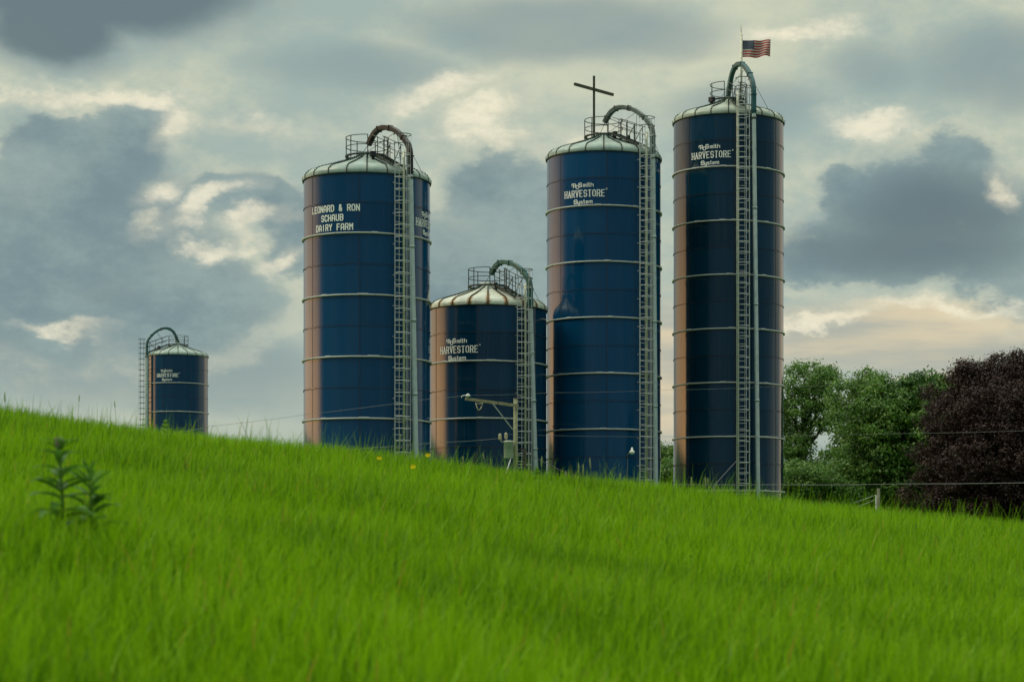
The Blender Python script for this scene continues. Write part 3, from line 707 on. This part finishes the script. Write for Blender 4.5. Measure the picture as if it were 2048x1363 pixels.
def wire(pts, r, label, group=None, mt='wire', sag=.1, name='overhead_wire', n=10):
    m = MB(); P = []
    for i in range(len(pts)-1):
        for k in range(n): t = k/n; q = pts[i].lerp(pts[i+1], t); q.z -= sag*4*t*(1-t); P.append(q)
    P.append(pts[-1]); m.tube(P, r, 5); o = m.build(name, M[mt], None); tag(o, label, 'wire', group); return o
wire([at(934, 790, 98.6), at(860, 797, 99), at(608, 829, 90), at(420, 852, 76), at(330, 868, 70)], .006, 'thin wire running left from the tip of the pole arm down behind the hill', sag=.02)
wire([at(931, 790, 98.7), at(1100, 785, 103), at(1340, 779, 106), at(1560, 772, 108), at(1800, 768, 150)], .005, 'faint upper wire crossing the two tallest silos from the pole arm', sag=.03)
wire([at(999, 876, 99.7), at(880, 884, 95), at(620, 902, 80), at(520, 915, 78)], .008, 'thin wire leaving the transformer to the left in front of the short silo', mt='wire', sag=.03)
wire([at(1013, 868, 99.7), at(1345, 873, 103), at(1823, 866, 96), at(2140, 857, 90)], .0045, 'faint middle wire running right from the transformer past the purple tree', sag=.03)
wire([at(1300, 967, 100), at(1560, 968.5, 95), at(1800, 967, 90), at(2140, 963, 84)], .0085, 'pale low wire stretched in front of the trees just above the grass', sag=.02)
wire([at(1044, 899, 100.1), at(1100, 929, 98), at(1150, 952, 96), at(1180, 975, 95)], .014, 'dark slack cable dropping from the meter post into the grass', mt='wire_dark', sag=.03, name='cable')
wire([at(1474, 920, 116), at(1440, 957, 114), at(1420, 982, 113)], .013, 'short grey stay slanting down in front of the tallest silo', sag=0, name='stay_cable')

# yard lamp on its thin post
p0 = onground(1255, 106); yl = empty('yard_lamp', p0); tag(yl, 'small white yard lamp on a thin pole before the silo with the cross', 'lamp')
q = at(1255, 912, 106)-p0; m = MB(); m.tube([(q.x, 0, -.1), (q.x, 0, q.z)], .016, 8); m.build('pole', M['dark_steel'], yl)
m = MB(); e = at(1264, 903, 106)-p0; m.tube([q+Vector((-.06, 0, -.06)), q+Vector((.05, 0, .12)), e+Vector((-.02, 0, -.02))], .035, 8); m.build('bracket', M['dark_steel'], yl)
m = MB(); m.lathe([(.0, -.12), (.09, -.10), (.13, -.04), (.14, .0), (.07, .08), (.05, .1), (.045, .2), (.0, .22)], 16, 0, e); m.build('lamp_head', M['white'], yl)

# fence post by the trees
p0 = onground(1757, 60); fpz = empty('fence_post', p0); tag(fpz, 'short weathered wooden fence post at the top of the grass by the trees', 'fence post')
q = at(1757.5, 976, 60)-p0; m = MB(); m.tube([(0, 0, -.2), (0, 0, q.z)], [.05, .045], 10); m.build('post', M['wood'], fpz)
q2 = at(1752, 989, 59.9)-p0; m = MB(); m.tube([(q2.x, q2.y, q2.z), (q2.x, q2.y, -.2)], .012, 6); m.build('steel_rod', M['galv'], fpz)
m = MB(); m.tube([(q2.x, q2.y, q2.z), at(1708, 1005, 58)-p0], .005, 5); m.tube([at(1752, 998, 59.9)-p0, at(1712, 1014, 58)-p0], .005, 5); m.build('brace_wire', M['galv'], fpz)

# ------------------------------------------------------------------ trees
def tree(name, label, px, Y, lobes, mt, leaf=.22, dens=9.0, clump=.55, seed=0, group=None, cat='tree', fill=.35, droop=0):
    """lobes: (px, py, radius in px across, radius in px up, depth offset in m)"""
    r_ = np.random.default_rng(seed); g0 = onground(px, Y); root = empty(name, g0); tag(root, label, cat, group)
    k = Y/F; LB = []
    for (lx, ly, rx, rz, dyy) in lobes:
        c_ = at(lx, ly, Y)-g0; LB.append((np.array([c_.x, dyy, c_.z]), np.array([rx*k, (rx+rz)/2*k, rz*k])))
    P, T, N_ = [], [], []
    for c_, rad in LB:
        area = 4*math.pi*((rad[0]*rad[1]+rad[0]*rad[2]+rad[1]*rad[2])/3); nc = max(6, int(area*dens/ (clump**2)/10))
        d = r_.normal(size=(nc, 3)); d /= np.linalg.norm(d, axis=1)[:, None]
        rr = np.where(r_.uniform(size=nc) < fill, r_.uniform(.3, .9, nc), r_.uniform(.80, 1.12, nc))
        cen = c_+d*rad*rr[:, None]
        for i in range(nc):
            s_ = clump*r_.uniform(.55, 1.25); n = int(r_.uniform(75, 120)*(s_/clump)**2)
            q = r_.normal(size=(n, 3))*np.array([s_, s_, s_*.55])*.5; q[:, 2] -= droop*(q[:, 0]**2+q[:, 1]**2)
            N_.append(q/s_*1.6)
            P.append(cen[i]+q); T.append(np.full(n, np.clip(r_.normal(.45, .25), 0, 1)))
    P = np.concatenate(P); T = np.concatenate(T); n = len(P); keep = P[:, 2] > .1; P = P[keep]; T = T[keep]; N_ = np.concatenate(N_)[keep]; n = len(P)
    nrm = r_.normal(size=(n, 3))*.55+N_+np.array([0, 0, .6]); nrm /= np.linalg.norm(nrm, axis=1)[:, None]
    t1 = np.cross(nrm, r_.normal(size=(n, 3))); t1 /= np.linalg.norm(t1, axis=1)[:, None]; t2 = np.cross(nrm, t1)
    s = leaf*.72*r_.uniform(.6, 1.3, n)[:, None]
    V = np.stack([P-t1*s*.6, P-t2*s*.32+nrm*s*.05, P+t1*s*.6-nrm*s*.08, P+t2*s*.32+nrm*s*.05], 1).reshape(-1, 3)
    b = np.arange(n)*4; me = npmesh('crown', V, np.stack([b, b+1, b+2, b+3], 1), mt,
        {'tint': np.repeat(np.clip(T+r_.normal(0, .12, n), 0, 1), 4), 'age': np.repeat((r_.uniform(size=n) < .10)*r_.uniform(.3, 1, n), 4)})
    link('crown', me, root)
    hgt = max(c_[2] for c_, _ in LB); m = MB(); tr_ = max(.12, hgt*.022)
    top = Vector(np.mean([c_ for c_, _ in LB], axis=0)); top.z = hgt*.85
    def stem(a, b, r0, r1, sd_):
        pts = []; 
        for i in range(7):
            t = i/6; q = a.lerp(b, t)+Vector((math.sin(t*5+sd_), math.cos(t*4+sd_*2), 0))*.12*hgt/10*math.sin(math.pi*t); pts.append(q)
        m.tube(pts, [r0+(r1-r0)*i/6 for i in range(7)], 7); return pts
    tp_ = stem(Vector((0, 0, -.2)), top, tr_*1.3, tr_*.35, seed)
    for i, (c_, rad) in enumerate(LB):
        f = min(5, max(1, int(6*(.75*c_[2]/max(top.z, .1))))); pp_ = stem(tp_[f], Vector(c_), tr_*.55, tr_*.12, i)
        for q in range(7):
            d = Vector(r_.normal(size=3)).normalized(); e_ = Vector(c_)+Vector((d.x*rad[0], d.y*rad[1], abs(d.z)*rad[2]))*.85
            stem(pp_[3+q % 3], e_, tr_*.2, tr_*.04, q)
    m.build('trunk', M['bark'], root)
    return root
GT = 'green trees right of the tallest silo'
tree('tree', 'pale feathery green tree standing directly right of the tallest silo', 1600, 165,
     [(1610,765,52,38,0),(1650,755,32,25,1),(1585,800,40,35,-1),(1640,800,36,24,0),(1600,850,42,32,1),(1650,835,28,24,-1),(1580,900,38,40,0),(1600,960,60,50,0),(1540,850,45,60,2)],
     M['leaf_light'], .26, 7.5, .75, 11, GT, fill=.25)
tree('tree', 'mid green tree with sky showing through, second right of the tallest silo', 1705, 158,
     [(1720,765,45,26,0),(1700,800,45,34,1),(1745,790,30,28,-1),(1690,850,36,34,0),(1730,850,50,50,1),(1700,930,60,50,0),(1740,960,60,60,0)],
     M['leaf_light'], .26, 7.5, .75, 12, GT, fill=.25)
tree('maple_tree', 'dense leafy green maple between the airy trees and the dark purple tree', 1775, 138,
     [(1790,800,70,45,0),(1840,785,60,34,0),(1745,850,62,50,-1),(1800,870,85,70,-1.5),(1870,840,70,70,0),(1760,935,90,65,-1),(1840,950,100,70,-1),(1720,985,60,40,-1)],
     M['leaf'], .27, 10, .70, 13, GT, droop=.12)
tree('shrub', 'low round bush in front of the green trees beside the tallest silo', 1610, 135,
     [(1590,960,40,34,0),(1635,965,45,32,0),(1560,985,36,26,0),(1680,985,40,28,0)], M['leaf_light'], .22, 9, .6, 14, None, 'shrub', droop=.1)
tree('tree', 'darker green tree partly hidden behind the top of the purple tree', 1890, 160,
     [(1880,780,50,30,0),(1930,800,60,50,0),(1860,840,60,60,0)], M['leaf'], .27, 9, .7, 15, GT)
tree('copper_beech', 'large dark purple leaved tree at the right edge of the photo', 2010, 104,
     [(2020,760,80,50,0),(2100,745,75,52,0),(1925,742,26,20,0),(2035,722,30,22,0),(1985,735,24,16,0),(1880,800,30,26,0),(1950,775,55,42,0),(1925,840,75,60,-1),(1990,850,100,80,-2),(2080,860,100,90,-2),(1895,915,75,50,-1),(1960,930,100,70,-2.5),(2060,950,110,80,-2.5),
      (1865,985,65,40,-1),(1940,1000,90,50,-2),(2040,1010,100,50,-2),(2150,900,100,120,0)],
     M['leaf_purple'], .15, 11, .5, 16, None, droop=.15)
fw = tree('distant_wood', 'far dark wood closing the view low behind the trees', 1800, 240,
     [(x_, 985+(x_*7 % 13)+(x_-1560)*.06, 55, 42, (x_*3 % 7)-3) for x_ in range(1540, 2260, 60)], M['leaf'], .34, 7, 1.0, 21, None, 'wood')
fw['kind'] = 'stuff'
tree('tree', 'dark green tree seen in the gap between the two tallest silos', 1322, 215, [(1322,925,34,34,0),(1350,930,30,34,0),(1300,950,30,30,0)], M['leaf'], .3, 9, .8, 17, 'trees seen through the gap between silos')
tree('tree', 'bright green bushy tree low in the gap between the two tallest silos', 1336, 150, [(1338,945,18,26,0),(1325,965,22,24,0),(1345,975,20,22,0)], M['leaf_light'], .22, 9, .55, 18, 'trees seen through the gap between silos')

# ------------------------------------------------------------------ plants in the grass
def leaves(m, p, n, ln, wd, a0, tilt, rnd, curve=.35):
    for i in range(n):
        a = a0+2*math.pi*i/n+rnd.uniform(-.25, .25); b0 = len(m.v); l_ = ln*rnd.uniform(.85, 1.15); S = 7
        dx_, dy_ = math.cos(a), math.sin(a)
        for k in range(S+1):
            t = k/S; h = l_*(math.sin(tilt)*t-curve*t*t); rr = l_*math.cos(tilt)*t; w = wd*math.sin(math.pi*min(1, .06+t*.94))**.8
            c_ = Vector(p)+Vector((dx_*rr, dy_*rr, h))
            for sg in (-1, 0, 1): m.v.append(c_+Vector((-dy_*w*sg/2, dx_*w*sg/2, abs(sg)*w*.18)))
        for k in range(S):
            for q in (0, 1): m.face((b0+3*k+q, b0+3*k+q+1, b0+3*k+q+4, b0+3*k+q+3), 0, True)
def attr_fill(o, t, a):
    for nm, v in (('tint', t), ('age', a)):
        x_ = o.data.attributes.new(nm, 'FLOAT', 'POINT'); x_.data.foreach_set('value', np.random.default_rng(3).uniform(max(0, v-.2), min(1, v+.2), len(o.data.vertices)))
rnd = random.Random(5)
YW = 11.2; g0 = onground(150, YW); wd_ = empty('milkweed_plant', g0); tag(wd_, 'blurred dark leafy weed with two stems rising from the grass at lower left', 'plant')
for (tx, ty, yy) in ((118, 885, YW), (178, 945, YW+.2)):
    tpw = at(tx, ty, yy)-g0; bs = Vector((tpw.x+.02, yy-YW, 0)); m = MB()
    m.tube([bs, bs.lerp(Vector(tpw), .5)+Vector((.01, 0, 0)), Vector(tpw)], [.009, .008, .005], 8); st_ = m.build('stem', M['weed'], wd_); attr_fill(st_, .4, .1)
    m = MB(); nlv = 12 if tx < 150 else 9
    for k in range(nlv):
        t = .42+.56*k/(nlv-1); leaves(m, bs.lerp(Vector(tpw), t), rnd.choice((2, 2, 3)) if k < nlv-3 else 4, .25*(1.15-.62*(t-.4)/.6)*rnd.uniform(.8, 1.15), .072*(1.1-.75*(t-.4)/.6), rnd.uniform(0, 6.28), R(18+34*(t-.4)/.6+rnd.uniform(-16, 16)), rnd, rnd.uniform(.15, .5))
    lv = m.build('leaves', M['weed'], st_); attr_fill(lv, .35, .15)
    if tx < 150:
        m = MB(); q = Vector(tpw)
        for k in range(26):
            d = Vector((rnd.gauss(0, 1), rnd.gauss(0, 1), rnd.gauss(0, 1))).normalized(); m.lathe([(.0, -.008), (.007, 0), (.0, .009)], 6, 0, q+d*.026)
        m.build('flower_buds', M['bud'], st_)
for (px_, py_, lb) in ((759, 917, 'yellow hawkweed flower left of the ladder foot of the lettered silo'), (827, 934, 'yellow hawkweed flower, lowest of the three in the grass'), (856, 911, 'small yellow hawkweed flower at the crest before the left edge of the short silo')):
    Yd = 24.0 if py_ > 930 else 25.5; t = at(px_, py_, Yd); gz = tz(t.x, Yd); o = empty('hawkweed_flower', (t.x, Yd, gz)); tag(o, lb, 'flower', 'yellow flowers in the grass'); h = max(.2, t.z-gz)
    m = MB(); m.tube([(0, 0, -.02), (.01, 0, h*.6), (0, 0, h)], .0025, 5); s_ = m.build('stem', M['weed'], o); attr_fill(s_, .6, .1)
    m = MB()
    for lay, (cnt, rr, zz) in enumerate(((16, .030, .004), (13, .024, .010), (9, .015, .015))):
        for q in range(cnt):
            a = 2*math.pi*q/cnt+lay; b0 = len(m.v); c_ = Vector((0, -.006, h)); dv = Vector((math.cos(a), -.35+.25*math.sin(a), math.sin(a)*.75+.25)); sv_ = Vector((-math.sin(a), 0, math.cos(a)))*.004
            m.v += [c_-sv_*.5, c_+sv_*.5, c_+dv*rr+sv_+Vector((0, -zz, 0)), c_+dv*rr-sv_+Vector((0, -zz, 0))]; m.face((b0, b0+1, b0+2, b0+3))
    m.build('petals', M['petal'], o)
for (px_, py_, Yd, lb, s_) in ((1074, 936, 27.5, 'bright leafy sprout on the crest at the foot of the short silo pipe', .11), (1050, 944, 27.5, 'small leafy sprout at the foot of the utility pole', .06), (331, 842, 27.5, 'pale leafy sprout on the crest in front of the distant silo', .12)):
    t = at(px_, py_, Yd); gz = tz(t.x, Yd); o = empty('leafy_sprout', (t.x, Yd, gz)); tag(o, lb, 'plant', 'leafy sprouts on the crest'); h = max(.15, t.z-gz-.04)
    m = MB(); m.tube([(0, 0, -.02), (0, 0, h)], .005, 6); q = m.build('stem', M['sprout'], o); attr_fill(q, .5, .1)
    m = MB()
    for k in range(4): leaves(m, (0, 0, h*(.55+.15*k)), 5, s_*(1.15-.18*k), s_*.42, k*.7, R(30+15*k), rnd, .2)
    q = m.build('leaves', M['sprout'], o); attr_fill(q, .6, .2)
# grass flower spikes standing above the crest
gi = 0
for (px_, py_, tall) in ((1132,940,1),(1158,925,1),(1166,928,1),(1181,915,1),(1240,945,0),(1383,952,1),(1412,953,1),(1416,955,0),(1429,975,0),(1478,955,0),(968,905,0),(927,912,0),(981,915,0),(158,788,0),(230,800,0),(10,782,1),(1083,912,1),(800,868,0)):
    Yd = 27.0+(px_ % 7)*.2; t = at(px_, py_, Yd); gz = tz(t.x, Yd); o = empty('timothy_grass', (t.x, Yd, gz))
    tag(o, 'thin flowering grass stalk standing above the crest of the meadow', 'grass stalk', 'flowering grass stalks along the crest'); h = t.z-gz; ln = .09+.05*tall; ln = min(ln, h*.6); sl = random.uniform(-.04, .04)
    m = MB(); m.tube([(-sl, 0, -.02), (-sl*.4, 0, h*.6), (0, 0, h-ln)], .0022, 5); q = m.build('stalk', M['weed'], o); attr_fill(q, .9, .5)
    m = MB(); m.tube([(0, 0, h-ln), (.0, 0, h-ln*.9), (sl*.2, 0, h-ln*.3), (sl*.3, 0, h)], [.003, .0065+.002*tall, .0065+.002*tall, .002], 7); m.build('seed_head', M['seedhead'], o)
